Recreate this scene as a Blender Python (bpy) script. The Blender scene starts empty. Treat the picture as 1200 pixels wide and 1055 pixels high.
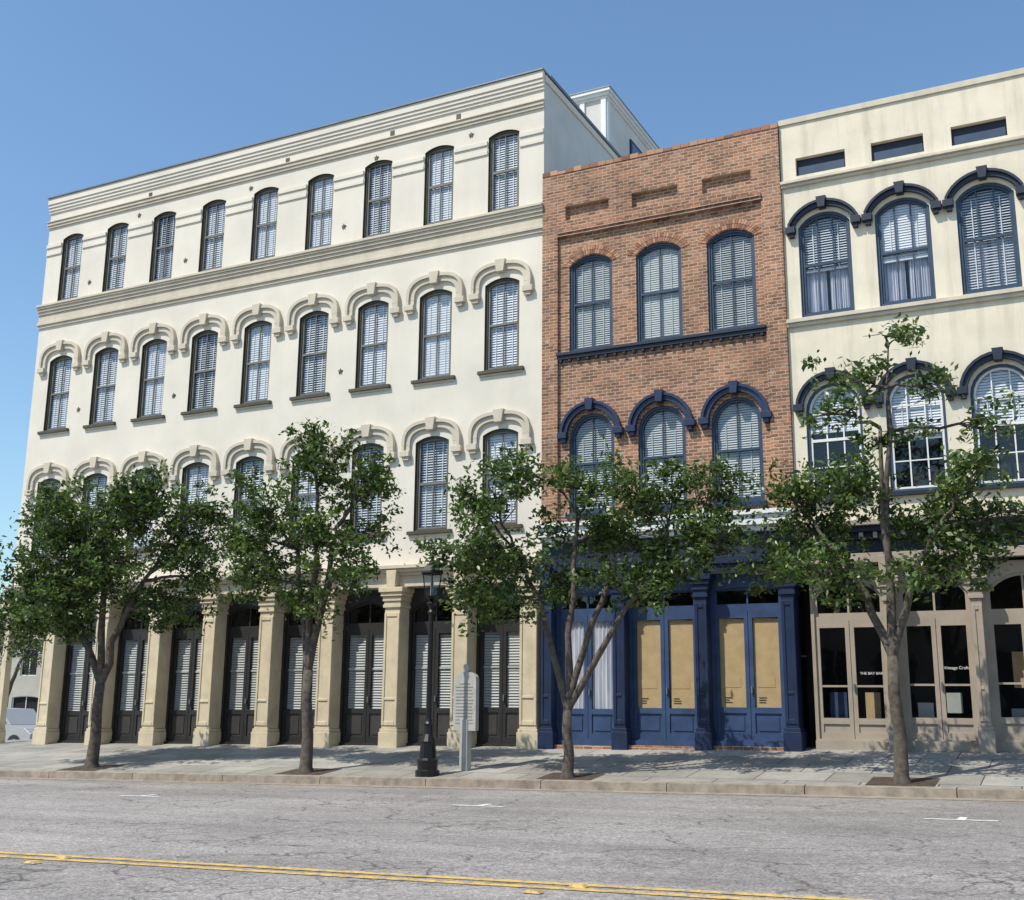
import bpy, math, random
import numpy as np
from mathutils import Vector, Matrix
random.seed(7); rng=np.random.default_rng(11)
scene=bpy.context.scene
G=0.0173
def gz(X): return G*(X+13.0)
def kerbY(X): return -4.5+0.055*(X+11.0)

# ------------------------------------------------------------------ materials
def newmat(name):
    m=bpy.data.materials.new(name); m.use_nodes=True
    nt=m.node_tree; b=nt.nodes['Principled BSDF']
    return m,nt,b
def N(nt,t,**kw):
    n=nt.nodes.new(t)
    for k,v in kw.items():
        if k in n.inputs: n.inputs[k].default_value=v
        else: setattr(n,k,v)
    return n
def L(nt,a,b): nt.links.new(a,b)
def objco(nt,scale=(1,1,1)):
    tc=N(nt,'ShaderNodeTexCoord'); mp=N(nt,'ShaderNodeMapping'); mp.inputs['Scale'].default_value=scale
    L(nt,tc.outputs['Object'],mp.inputs['Vector']); return mp.outputs['Vector']
def noise(nt,co,scale,detail=6,rough=.6):
    n=N(nt,'ShaderNodeTexNoise'); n.inputs['Scale'].default_value=scale; n.inputs['Detail'].default_value=detail; n.inputs['Roughness'].default_value=rough
    L(nt,co,n.inputs['Vector']); return n.outputs['Fac']
def ramp(nt,fac,stops):
    r=N(nt,'ShaderNodeValToRGB'); cr=r.color_ramp
    while len(cr.elements)<len(stops): cr.elements.new(.5)
    for e,(p,c) in zip(cr.elements,stops):
        e.position=p; e.color=(c,c,c,1) if isinstance(c,(int,float)) else (*c,1)
    L(nt,fac,r.inputs['Fac']); return r.outputs['Color']
def mix(nt,a,b,fac,mode='MIX'):
    m=N(nt,'ShaderNodeMix',data_type='RGBA',blend_type=mode)
    for s,v in ((m.inputs[6],a),(m.inputs[7],b),(m.inputs[0],fac)):
        if hasattr(v,'links'): L(nt,v,s)
        else:
            s.default_value=(*v,1) if isinstance(v,tuple) else v
    return m.outputs[2]
def bump(nt,b,h,strength=.3,dist=.01):
    bp=N(nt,'ShaderNodeBump'); bp.inputs['Strength'].default_value=strength; bp.inputs['Distance'].default_value=dist
    L(nt,h,bp.inputs['Height']); L(nt,bp.outputs['Normal'],b.inputs['Normal'])
def paint(name,col,rough=.55,var=.12,bs=.15,scale=3.,streak=0.,dirt=None,metal=0.,blotch=0.):
    m,nt,b=newmat(name); co=objco(nt)
    f=noise(nt,co,scale,4); dk=tuple(c*(1-var*2) for c in col); lt=tuple(min(1,c*(1+var*.5)) for c in col)
    c=ramp(nt,f,[(.3,dk),(.62,lt)])
    if streak>0:
        s=noise(nt,objco(nt,(2.2,2.2,.16)),1.6,5,.65)
        s=ramp(nt,s,[(.5,0.),(.78,1.)])
        fm=N(nt,'ShaderNodeMath',operation='MULTIPLY'); L(nt,s,fm.inputs[0]); fm.inputs[1].default_value=streak
        c=mix(nt,c,dirt or tuple(x*.5 for x in col),fm.outputs[0])
        s2=noise(nt,co,.35,2); s2=ramp(nt,s2,[(.35,.92),(.65,1.)]); c=mix(nt,c,s2,1.0,'MULTIPLY')
    if blotch>0:
        q=ramp(nt,noise(nt,objco(nt,(1,1,.55)),1.1,6,.72),[(.58,0.),(.74,blotch)]); c=mix(nt,c,dirt or tuple(x*.5 for x in col),q)
        q=ramp(nt,noise(nt,co,9.,4,.7),[(.66,0.),(.74,blotch*.8)]); c=mix(nt,c,tuple(x*.55 for x in col),q)
    L(nt,c,b.inputs['Base Color']); b.inputs['Roughness'].default_value=rough; b.inputs['Metallic'].default_value=metal
    if bs>.1:
        fine=noise(nt,co,40.,2); bump(nt,b,fine,bs,.01)
    return m
M={}
M['stucco']=paint('ivory_stucco',(.755,.695,.585),.85,.03,.2,1.2,.14,(.50,.45,.36),blotch=.14)
M['stuccot']=paint('tan_trim_paint',(.62,.55,.43),.8,.06,.2,2.,.25,(.38,.33,.25),blotch=.15)
M['sidew']=paint('side_stucco_grey',(.66,.64,.59),.85,.05,.25,1.,.25,(.46,.44,.40))
M['coltan']=paint('column_tan_paint',(.66,.56,.385),.7,.08,.15,3.,.3,(.38,.32,.22),blotch=.15)
M['creamw']=paint('cream_stucco_weathered',(.78,.70,.54),.85,.05,.3,1.5,.6,(.44,.38,.27),blotch=.55)
M['creamt']=paint('cream_trim_paint',(.64,.57,.44),.7,.06,.15,2.,.35,blotch=.3)
M['greige']=paint('greige_paint',(.37,.315,.25),.6,.08,.1,2.)
M['olive']=paint('dark_olive_paint',(.075,.064,.036),.5,.1,.05)
M['sashg']=paint('grey_sash_paint',(.17,.165,.15),.5,.1,.05)
M['char']=paint('charcoal_paint',(.026,.024,.023),.45,.12,.05)
M['charl']=paint('charcoal_panel_paint',(.05,.046,.043),.45,.12,.05)
M['navy']=paint('navy_paint',(.013,.026,.072),.42,.15,.06)
M['navyl']=paint('blue_door_paint',(.040,.075,.165),.42,.15,.06)
M['slate']=paint('slate_blue_frame',(.030,.056,.10),.45,.12,.06)
M['navyd']=paint('dark_navy_paint',(.010,.017,.036),.5,.15,.06)
M['whitep']=paint('white_paint',(.74,.74,.71),.6,.03,.05)
M['blind']=paint('blind_white',(.76,.77,.79),.6,.04,.02)
M['blindd']=paint('blind_offwhite',(.58,.58,.55),.6,.06,.02)
M['blindg']=paint('blind_grey',(.52,.53,.50),.6,.06,.02)
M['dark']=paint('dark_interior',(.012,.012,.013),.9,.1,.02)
M['paper']=paint('kraft_paper',(.62,.44,.23),.85,.07,.4,4.)
M['iron']=paint('black_iron',(.014,.014,.015),.4,.1,.05,metal=.3)
M['marker']=paint('marker_grey_paint',(.42,.41,.37),.5,.08,.05,6.)
M['markert']=paint('marker_lettering',(.24,.24,.23),.5,.1,.05,6.)
M['roofm']=paint('roof_membrane',(.28,.28,.27),.9,.1,.2)
M['metalcap']=paint('coping_metal',(.22,.23,.23),.4,.1,.03,metal=.5)
M['kerb']=paint('kerb_concrete',(.33,.28,.22),.9,.18,.4,5.,.35,(.12,.10,.08),blotch=.4)
M['soil']=paint('tree_pit_soil',(.07,.05,.035),.95,.3,.8,9.)
M['carp']=paint('car_paint_silver',(.42,.43,.44),.3,.02,.0,metal=.3)
M['tyre']=paint('tyre_rubber',(.02,.02,.02),.8,.1,.05)
M['wwhite']=paint('faded_white_marking',(.76,.75,.71),.8,.18,.3,14.)
M['star']=paint('anchor_plate_iron',(.13,.11,.09),.7,.2,.1)
M['opp']=paint('pale_brick_render',(.34,.26,.20),.85,.1,.1,1.5,.3)
M['farw']=paint('far_wall_paint',(.50,.47,.40),.85,.06,.1,1.)
M['terra']=paint('terracotta',(.40,.13,.06),.8,.1,.1,6.)
def curtain():
    m,nt,b=newmat('curtain_fabric'); co=objco(nt,(1,1,.05))
    n=noise(nt,co,16.,3); c=ramp(nt,n,[(.3,(.36,.38,.47)),(.65,(.77,.77,.81))]); L(nt,c,b.inputs['Base Color'])
    b.inputs['Roughness'].default_value=.9; return m
M['curtain']=curtain()
def glass():
    m,nt,b=newmat('window_glass'); nt.nodes.remove(b); out=nt.nodes['Material Output']
    tr=N(nt,'ShaderNodeBsdfTransparent'); tr.inputs[0].default_value=(.91,.93,.94,1)
    gl=N(nt,'ShaderNodeBsdfGlossy'); gl.inputs['Roughness'].default_value=.03
    co=objco(nt); n=noise(nt,co,1.3,2); bp=N(nt,'ShaderNodeBump'); bp.inputs['Strength'].default_value=.2; bp.inputs['Distance'].default_value=.02
    L(nt,n,bp.inputs['Height']); L(nt,bp.outputs[0],gl.inputs['Normal'])
    ge=N(nt,'ShaderNodeNewGeometry'); dt=N(nt,'ShaderNodeVectorMath',operation='DOT_PRODUCT'); L(nt,ge.outputs['Normal'],dt.inputs[0]); L(nt,ge.outputs['Incoming'],dt.inputs[1])
    ab=N(nt,'ShaderNodeMath',operation='ABSOLUTE'); L(nt,dt.outputs['Value'],ab.inputs[0])
    om=N(nt,'ShaderNodeMath',operation='SUBTRACT'); om.inputs[0].default_value=1.; L(nt,ab.outputs[0],om.inputs[1])
    pw=N(nt,'ShaderNodeMath',operation='POWER'); L(nt,om.outputs[0],pw.inputs[0]); pw.inputs[1].default_value=4.5
    mul=N(nt,'ShaderNodeMath',operation='MULTIPLY_ADD'); L(nt,pw.outputs[0],mul.inputs[0]); mul.inputs[1].default_value=.88; mul.inputs[2].default_value=.06
    mx=N(nt,'ShaderNodeMixShader'); L(nt,mul.outputs[0],mx.inputs[0]); L(nt,tr.outputs[0],mx.inputs[1]); L(nt,gl.outputs[0],mx.inputs[2]); L(nt,mx.outputs[0],out.inputs[0]); return m
M['glass']=glass()
def brick(name):
    m,nt,b=newmat(name); tc=N(nt,'ShaderNodeTexCoord'); sp=N(nt,'ShaderNodeSeparateXYZ'); L(nt,tc.outputs['Object'],sp.inputs[0])
    ad=N(nt,'ShaderNodeMath',operation='ADD'); L(nt,sp.outputs[0],ad.inputs[0]); L(nt,sp.outputs[1],ad.inputs[1])
    cb=N(nt,'ShaderNodeCombineXYZ'); L(nt,ad.outputs[0],cb.inputs[0]); L(nt,sp.outputs[2],cb.inputs[1])
    nz=N(nt,'ShaderNodeTexNoise'); nz.inputs['Scale'].default_value=3.; L(nt,cb.outputs[0],nz.inputs['Vector'])
    jm=N(nt,'ShaderNodeVectorMath',operation='SCALE'); L(nt,nz.outputs['Color'],jm.inputs[0]); jm.inputs['Scale'].default_value=.018
    ja=N(nt,'ShaderNodeVectorMath',operation='ADD'); L(nt,cb.outputs[0],ja.inputs[0]); L(nt,jm.outputs[0],ja.inputs[1])
    bt=N(nt,'ShaderNodeTexBrick'); L(nt,ja.outputs[0],bt.inputs['Vector'])
    bt.inputs['Scale'].default_value=1.; bt.inputs['Brick Width'].default_value=.22; bt.inputs['Row Height'].default_value=.078
    bt.inputs['Mortar Size'].default_value=.010; bt.inputs['Mortar Smooth'].default_value=.3; bt.inputs['Bias'].default_value=-.05
    bt.inputs['Color1'].default_value=(.41,.195,.110,1); bt.inputs['Color2'].default_value=(.165,.080,.050,1); bt.inputs['Mortar'].default_value=(.48,.39,.30,1)
    col=bt.outputs['Color']
    n2=noise(nt,cb.outputs[0],.9,4); c2=ramp(nt,n2,[(.3,(.66,.64,.62)),(.68,(1.2,1.17,1.12))]); col=mix(nt,col,c2,1.,'MULTIPLY')
    n3=noise(nt,cb.outputs[0],6.,3); r3=ramp(nt,n3,[(.58,0.),(.72,.6)]); col=mix(nt,col,(.56,.42,.30),r3)
    n4=noise(nt,cb.outputs[0],9.,3); r4=ramp(nt,n4,[(.30,.6),(.43,0.)]); col=mix(nt,col,(.10,.055,.042),r4)
    n5=noise(nt,cb.outputs[0],.55,5,.7); r5=ramp(nt,n5,[(.58,0.),(.74,.4)]); col=mix(nt,col,(.47,.35,.26),r5)
    L(nt,col,b.inputs['Base Color']); b.inputs['Roughness'].default_value=.9
    inv=N(nt,'ShaderNodeMath',operation='SUBTRACT'); inv.inputs[0].default_value=1.; L(nt,bt.outputs['Fac'],inv.inputs[1])
    bump(nt,b,inv.outputs[0],.6,.012); return m
M['brick']=brick('weathered_red_brick')
def vous():
    m,nt,b=newmat('voussoir_brick'); ge=N(nt,'ShaderNodeNewGeometry'); c=ramp(nt,ge.outputs['Random Per Island'],[(0.,(.20,.095,.06)),(.5,(.37,.185,.11)),(1.,(.50,.29,.18))])
    L(nt,c,b.inputs['Base Color']); b.inputs['Roughness'].default_value=.9; return m
M['vous']=vous()
def asphalt():
    m,nt,b=newmat('worn_asphalt'); co=objco(nt)
    n1=noise(nt,co,.22,4); c=ramp(nt,n1,[(.32,(.26,.24,.222)),(.68,(.385,.355,.33))])
    n1b=noise(nt,objco(nt,(.10,1.0,1)),1.0,4); c=mix(nt,c,ramp(nt,n1b,[(.3,.76),(.7,1.10)]),1.,'MULTIPLY')
    n2=noise(nt,co,34.,3,.78); c=mix(nt,c,ramp(nt,n2,[(.34,.42),(.66,1.45)]),1.,'MULTIPLY')
    n2b=noise(nt,co,9.,4,.78); c=mix(nt,c,ramp(nt,n2b,[(.35,.74),(.65,1.15)]),1.,'MULTIPLY')
    wn=N(nt,'ShaderNodeTexNoise'); wn.inputs['Scale'].default_value=1.6; wn.inputs['Detail'].default_value=5; L(nt,co,wn.inputs['Vector'])
    sc=N(nt,'ShaderNodeVectorMath',operation='SCALE'); L(nt,wn.outputs['Color'],sc.inputs[0]); sc.inputs['Scale'].default_value=.9
    ad=N(nt,'ShaderNodeVectorMath',operation='ADD'); L(nt,co,ad.inputs[0]); L(nt,sc.outputs[0],ad.inputs[1])
    for s,th,mk in ((.5,.013,.40),(1.5,.024,.46)):
        v=N(nt,'ShaderNodeTexVoronoi',feature='DISTANCE_TO_EDGE'); v.inputs['Scale'].default_value=s; L(nt,ad.outputs[0],v.inputs['Vector'])
        r=ramp(nt,v.outputs['Distance'],[(0.,1.),(th,0.)])
        msk=ramp(nt,noise(nt,co,.30 if s<1 else .5,2),[(mk,0.),(mk+.12,.9)])
        r=mix(nt,r,msk,1.,'MULTIPLY'); c=mix(nt,c,(.065,.058,.052),r)
    st=ramp(nt,noise(nt,co,2.2,4),[(.62,0.),(.78,.45)]); c=mix(nt,c,(.13,.12,.11),st)
    L(nt,c,b.inputs['Base Color']); b.inputs['Roughness'].default_value=.85; bump(nt,b,n2,.6,.012); return m
M['asph']=asphalt()
def paving():
    m,nt,b=newmat('sidewalk_paving'); co=objco(nt)
    bt=N(nt,'ShaderNodeTexBrick',offset=.5); L(nt,co,bt.inputs['Vector']); bt.inputs['Scale'].default_value=1.
    bt.inputs['Brick Width'].default_value=1.25; bt.inputs['Row Height'].default_value=.9; bt.inputs['Mortar Size'].default_value=.012
    bt.inputs['Color1'].default_value=(.27,.255,.225,1); bt.inputs['Color2'].default_value=(.38,.365,.325,1); bt.inputs['Mortar'].default_value=(.07,.068,.06,1)
    c=mix(nt,bt.outputs['Color'],ramp(nt,noise(nt,co,1.2,5),[(.3,.70),(.7,1.1)]),1.,'MULTIPLY')
    c=mix(nt,c,ramp(nt,noise(nt,co,25.,3),[(.3,.8),(.7,1.12)]),1.,'MULTIPLY')
    L(nt,c,b.inputs['Base Color']); b.inputs['Roughness'].default_value=.85; return m
M['pave']=paving()
def yellow():
    m,nt,b=newmat('worn_yellow_paint'); co=objco(nt)
    n=noise(nt,co,9.,6,.75); w=ramp(nt,n,[(.41,0.),(.53,1.)]); c=mix(nt,(.33,.27,.18),(.70,.46,.12),w)
    c=mix(nt,c,ramp(nt,noise(nt,co,40.,3),[(.3,.7),(.7,1.1)]),1.,'MULTIPLY')
    L(nt,c,b.inputs['Base Color']); b.inputs['Roughness'].default_value=.8; return m
M['yel']=yellow()
def leafm():
    m,nt,b=newmat('oak_leaves'); nt.nodes.remove(b); out=nt.nodes['Material Output']
    ge=N(nt,'ShaderNodeNewGeometry'); c=ramp(nt,ge.outputs['Random Per Island'],[(0.,(.022,.044,.012)),(.45,(.062,.110,.027)),(.85,(.12,.18,.042)),(1.,(.23,.27,.08))])
    n=noise(nt,objco(nt),1.1,2); c=mix(nt,c,ramp(nt,n,[(.35,.68),(.65,1.25)]),1.,'MULTIPLY')
    d=N(nt,'ShaderNodeBsdfPrincipled'); L(nt,c,d.inputs['Base Color']); d.inputs['Roughness'].default_value=.38
    t=N(nt,'ShaderNodeBsdfTranslucent'); L(nt,mix(nt,c,(1.3,1.5,.6),1.,'MULTIPLY'),t.inputs[0])
    mx=N(nt,'ShaderNodeMixShader'); mx.inputs[0].default_value=.27; L(nt,d.outputs[0],mx.inputs[1]); L(nt,t.outputs[0],mx.inputs[2]); L(nt,mx.outputs[0],out.inputs[0]); return m
M['leaf']=leafm()
M['bark']=paint('oak_bark',(.11,.09,.07),.95,.3,1.,9.)

# ------------------------------------------------------------------ mesh builder
class MB:
    def __init__(s): s.v=[]; s.f=[]; s.m=[]; s.names=[]
    def mi(s,k):
        if k not in s.names: s.names.append(k)
        return s.names.index(k)
    def face(s,pts,k):
        b=len(s.v); s.v+=[tuple(p) for p in pts]; s.f.append(tuple(range(b,b+len(pts)))); s.m.append(s.mi(k))
    def box(s,x0,x1,y0,y1,z0,z1,k):
        if x0>x1:x0,x1=x1,x0
        if y0>y1:y0,y1=y1,y0
        if z0>z1:z0,z1=z1,z0
        b=len(s.v); s.v+=[(x0,y0,z0),(x1,y0,z0),(x1,y1,z0),(x0,y1,z0),(x0,y0,z1),(x1,y0,z1),(x1,y1,z1),(x0,y1,z1)]
        for f in ((0,1,5,4),(1,2,6,5),(2,3,7,6),(3,0,4,7),(4,5,6,7),(3,2,1,0)):
            s.f.append(tuple(b+i for i in f)); s.m.append(s.mi(k))
    def prism(s,poly,y0,y1,k):
        n=len(poly); b=len(s.v); s.v+=[(x,y0,z) for x,z in poly]+[(x,y1,z) for x,z in poly]
        i=s.mi(k); s.f.append(tuple(range(b,b+n))); s.m.append(i); s.f.append(tuple(b+n+j for j in range(n-1,-1,-1))); s.m.append(i)
        for j in range(n):
            q=(j+1)%n; s.f.append((b+j,b+n+j,b+n+q,b+q)); s.m.append(i)
    def band(s,inner,outer,y0,y1,k,closed=False):
        n=len(inner); rng_=range(n if closed else n-1)
        for j in rng_:
            q=(j+1)%n; a,bb,c,d=inner[j],inner[q],outer[q],outer[j]
            s.face([(a[0],y0,a[1]),(bb[0],y0,bb[1]),(c[0],y0,c[1]),(d[0],y0,d[1])],k)
            s.face([(a[0],y0,a[1]),(a[0],y1,a[1]),(bb[0],y1,bb[1]),(bb[0],y0,bb[1])],k)
            s.face([(d[0],y0,d[1]),(c[0],y0,c[1]),(c[0],y1,c[1]),(d[0],y1,d[1])],k)
        if not closed:
            for j in (0,n-1):
                a,d=inner[j],outer[j]; s.face([(a[0],y0,a[1]),(d[0],y0,d[1]),(d[0],y1,d[1]),(a[0],y1,a[1])],k)
    def lathe(s,prof,cx,cy,k,n=12,rot=0):
        b=len(s.v); 
        for r,z in prof:
            for i in range(n):
                a=2*math.pi*i/n+rot; s.v.append((cx+r*math.cos(a),cy+r*math.sin(a),z))
        i_=s.mi(k)
        for j in range(len(prof)-1):
            for i in range(n):
                q=(i+1)%n; s.f.append((b+j*n+i,b+j*n+q,b+(j+1)*n+q,b+(j+1)*n+i)); s.m.append(i_)
        s.f.append(tuple(b+(len(prof)-1)*n+i for i in range(n))); s.m.append(i_)
    def tube(s,pts,rad,k,n=6):
        b=len(s.v); pts=[Vector(p) for p in pts]
        for j,p in enumerate(pts):
            t=(pts[min(j+1,len(pts)-1)]-pts[max(j-1,0)]).normalized()
            a=t.orthogonal().normalized() if j==0 else (a-t*a.dot(t)).normalized()
            c=t.cross(a)
            for i in range(n):
                an=2*math.pi*i/n; s.v.append(tuple(p+(a*math.cos(an)+c*math.sin(an))*rad[j]))
        i_=s.mi(k)
        for j in range(len(pts)-1):
            for i in range(n):
                q=(i+1)%n; s.f.append((b+j*n+i,b+j*n+q,b+(j+1)*n+q,b+(j+1)*n+i)); s.m.append(i_)
        s.f.append(tuple(b+(len(pts)-1)*n+i for i in range(n))); s.m.append(i_)
    def obj(s,name,parent=None,loc=(0,0,0),smooth=False,bevel=0):
        me=bpy.data.meshes.new(name); me.from_pydata(s.v,[],s.f); 
        for k in s.names: me.materials.append(M[k])
        me.polygons.foreach_set('material_index',s.m)
        if smooth: me.polygons.foreach_set('use_smooth',[True]*len(s.f))
        me.update(); o=bpy.data.objects.new(name,me); scene.collection.objects.link(o)
        if parent is not None:
            o.parent=parent; o.location=Vector(loc)-Vector(parent.location) if loc is not None else (0,0,0)
        if bevel:
            md=o.modifiers.new('b','BEVEL'); md.width=bevel; md.segments=1; md.limit_method='ANGLE'
        return o
def empty(name,loc=(0,0,0)):
    e=bpy.data.objects.new(name,None); e.location=loc; scene.collection.objects.link(e); return e

def arch(xc,w,zs,zt,n=12):
    h=zt-zs
    if h<1e-4: return [(xc-w/2,zs),(xc+w/2,zs)]
    r=(h*h+w*w/4)/(2*h); a0=math.asin(min(1,w/2/r)); 
    if h>w/2: a0=math.pi-a0
    return [(xc+r*math.sin(-a0+2*a0*i/n),zt-r+r*math.cos(-a0+2*a0*i/n)) for i in range(n+1)]
def sarch(xc,w,zs,zt,n=20,e=2.9):
    """flattened three-centred arch with rounded shoulders"""
    out=[]
    for i in range(n+1):
        a=math.pi*(1-i/n); c,s=math.cos(a),math.sin(a)
        out.append((xc+w/2*math.copysign(abs(c)**(2/e),c),zs+(zt-zs)*abs(s)**(2/e)))
    return out
def outline(xc,w,zb,zs,zt,n=12):
    return [(xc-w/2,zb),(xc+w/2,zb)]+arch(xc,w,zs,zt,n)[::-1]
def cell(mb,x0,x1,z0,z1,xc,w,zb,zs,zt,k,yf=0.,d=.2,kr=None,back=None):
    A=arch(xc,w,zs,zt); kr=kr or k
    F=lambda pts:mb.face([(x,yf,z) for x,z in pts],k)
    xl,xr=xc-w/2,xc+w/2
    F([(x0,z0),(xl,z0),(xl,zb),(xl,zs),(xl,z1),(x0,z1)]); F([(xr,z0),(x1,z0),(x1,z1),(xr,z1),(xr,zs),(xr,zb)])
    F([(xl,z0),(xr,z0),(xr,zb),(xl,zb)])
    for a,b in zip(A[:-1],A[1:]): F([a,b,(b[0],z1),(a[0],z1)])
    O=outline(xc,w,zb,zs,zt)
    for a,b in zip(O,O[1:]+O[:1]): mb.face([(a[0],yf,a[1]),(a[0],yf+d,a[1]),(b[0],yf+d,b[1]),(b[0],yf,b[1])],kr)
    if back: mb.face([(x,yf+d,z) for x,z in O],back)
def ring(mb,xc,w,zb,zs,zt,t,y0,y1,k):
    h=zt-zs
    inn=outline(xc,w-2*t,zb+t,zs,max(zs,zt-t) if h>1e-4 else zs)
    if h<=1e-4: inn=[(xc-w/2+t,zb+t),(xc+w/2-t,zb+t),(xc+w/2-t,zs-t),(xc-w/2+t,zs-t)]
    mb.band(inn,outline(xc,w,zb,zs,zt),y0,y1,k,closed=True)
def window(mb,xc,w,zb,zs,zt,y,frame,sash,cover='blind',cols=2,rows=1,bfrac=0.,slat=.06,t=.07,vm=True):
    """sash window filling an opening; y = front plane of frame"""
    ring(mb,xc,w,zb,zs,zt,t,y,y+.10,frame)
    w2=w-2*t; zm=(zb+zt)/2
    ring(mb,xc,w2-.004,zb+t+.002,zs,zt-t-.002 if zt>zs else zs,.045,y+.03,y+.08,sash)
    mb.box(xc-w2/2+.04,xc+w2/2-.04,y+.02,y+.075,zm-.03,zm+.03,sash)
    if vm:
        for i in range(1,cols):
            xx=xc-w2/2+w2*i/cols; mb.box(xx-.014,xx+.014,y+.036,y+.07,zb+t+.03,zt-t-.03,sash)
    for i in range(1,rows):
        for za,zc in ((zb+t,zm),(zm,zt-t)):
            zz=za+(zc-za)*i/rows; mb.box(xc-w2/2+.04,xc+w2/2-.04,y+.038,y+.068,zz-.012,zz+.012,sash)
    mb.face([(x,y+.078,z) for x,z in outline(xc,w2,zb+t,zs,zt-t if zt>zs else zs)],'glass')
    def half(z):
        if z<=zs or zt-zs<1e-4: return w2/2-.01
        h=zt-t-zs; r=(h*h+w2*w2/4)/(2*h); cz=zt-t-r; q=r*r-(z-cz)**2
        return math.sqrt(q)-.01 if q>0 else 0
    yb=y+.10
    if cover in('blind','blindg','mixc'):
        k='blindg' if cover=='blindg' else 'blind'
        z=zb+t+(zt-zb)*bfrac+.03; 
        tilt=random.uniform(.2,.75)
        while z<zt-t-.02:
            hw=half(z+.02)
            if hw>.05:
                dz=slat*.98*math.sin(math.acos(tilt)) ; dy=slat*tilt; j=random.uniform(-.004,.004)
                mb.face([(xc-hw,yb,z+j),(xc+hw,yb,z-j),(xc+hw,yb+dy,z+dz),(xc-hw,yb+dy,z+dz)],k)
            z+=slat
        for xx in (xc-w2*.27,xc+w2*.27): mb.box(xx-.01,xx+.01,yb-.010,yb-.006,zb+t+(zt-zb)*bfrac,zs,k)
        if bfrac>0: mb.box(xc-w2/2+.02,xc+w2/2-.02,yb-.015,yb+.03,zb+t+(zt-zb)*bfrac-.01,zb+t+(zt-zb)*bfrac+.02,k)
    if cover in('mixc','curtain'):
        zt2=(zb+t+(zt-zb)*bfrac+.05 if bfrac>0 else zm) if cover=='mixc' else zt-t
        yc=yb+.09
        n=28; W=w2-.02
        for s_,e_ in ((-.5,-.04),(.04,.5)):
            for i in range(n):
                xa=xc+W*(s_+(e_-s_)*i/n); xb=xc+W*(s_+(e_-s_)*(i+1)/n)
                ya=yc+.025*math.sin(i*1.9); yb2=yc+.025*math.sin((i+1)*1.9)
                mb.face([(xa,ya,zb+t),(xb,yb2,zb+t),(xb,yb2,zt2),(xa,ya,zt2)],'curtain')
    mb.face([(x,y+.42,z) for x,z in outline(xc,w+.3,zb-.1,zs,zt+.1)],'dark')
def hood(mb,xc,w,zs,zt,th,leg,proud,k,key=True,legout=0.,flat=False,kw=1.):
    """moulded label over an arched window: arch band + vertical legs + corbels + keystone"""
    fn=(lambda *a:sarch(*a[:4],20)) if flat else (lambda *a:arch(*a[:4],14))
    inn=fn(xc,w,zs,zt); out=fn(xc,w+2*th,zs,zt+th)
    mb.band(inn,out,-proud,.0,k)
    inn2=fn(xc,w+2*th*.62,zs,zt+th*.62)
    mb.band(inn2,out,-proud-.05,-proud-.002,k)
    for s in (-1,1):
        xa=xc+s*(w/2); xb=xc+s*(w/2+th)
        if leg>0:
            mb.box(xa,xb,-proud+.003,0,zs-leg,zs,k)
            mb.box(xc+s*(w/2+th*.62),xb,-proud-.05,-proud+.002,zs-leg,zs,k)
        cw=legout
        mb.box(xa-s*.015,xb+s*(.02+cw),-proud-.06,0,zs-leg-.09,zs-leg+.06,k)
        mb.box(xa+s*.02,xb-s*.02,-proud-.02,0,zs-leg-.18,zs-leg-.09,k)
    if key:
        mb.prism([(xc-.075*kw,zt-.06),(xc+.075*kw,zt-.06),(xc+.11*kw,zt+th+.05),(xc-.11*kw,zt+th+.05)],-proud-.09,0,k)

# ------------------------------------------------------------------ white building
WX0,WX1=-29.36,-11.46
wb=empty('cream_white_four_storey_building',(-20.4,0,0))
wcx=[-28.219+1.95*i for i in range(9)]
edges=[WX0]+[(a+b)/2 for a,b in zip(wcx[:-1],wcx[1:])]+[WX1]
wall=MB(); win=MB(); trim=MB(); hoods=MB()
for i,x in enumerate(wcx):
    a,b=edges[i],edges[i+1]
    cell(wall,a,b,4.95,9.05,x,.98,5.80,8.08,8.22,'stucco',d=.16,kr='olive')
    cell(wall,a,b,9.05,13.2,x,.98,9.74,12.01,12.16,'stucco',d=.16,kr='olive')
    cell(wall,a,b,13.2,17.60,x,.90,14.02,16.14,16.26,'stucco',d=.16,kr='olive')
    cv=lambda: random.choice(['blind']*4+['mixc'])
    window(win,x,.98,5.80,8.08,8.22,.06,'olive','sashg',cv(),t=.055,slat=.066)
    window(win,x,.98,9.74,12.01,12.16,.06,'olive','sashg',cv(),t=.055,slat=.066)
    window(win,x,.90,14.02,16.14,16.26,.06,'olive','sashg',cv(),t=.055,slat=.066)
    for zb in (5.80,9.74):
        trim.box(x-.64,x+.64,-.09,.05,zb-.09,zb-.002,'olive'); trim.box(x-.6,x+.6,-.05,.0,zb-.14,zb-.09,'stuccot')
    trim.box(x-.5,x+.5,-.03,.05,13.96,14.018,'stuccot')
    for zs,zt in ((8.02,8.42),(11.95,12.35)):
        hood(hoods,x,1.26,zs,zt,.22,.20,.07,'stuccot',legout=.03,flat=True,kw=1.35)
for i in range(10):
    a=WX0 if i==0 else wcx[i-1]+.47; b=WX1 if i==9 else wcx[i]-.47
    trim.box(a,b,-.055,0,15.92,16.04,'stucco'); trim.box(a,b,-.035,0,15.66,15.76,'stucco'); trim.box(a,b,-.02,0,15.76,15.92,'stucco')
def course(mb,x0,x1,prof,k,ret=0):
    for z0,z1,p in prof: mb.box(x0-ret,x1+ret*0.5,-p,.0,z0,z1,k)
course(trim,WX0,WX1,[(13.18,13.27,.05),(13.272,13.36,.09),(13.362,13.62,.04),(13.622,13.71,.08),(13.712,13.80,.12),(13.802,13.86,.16),(13.862,13.93,.19)],'stuccot',.04)
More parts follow.
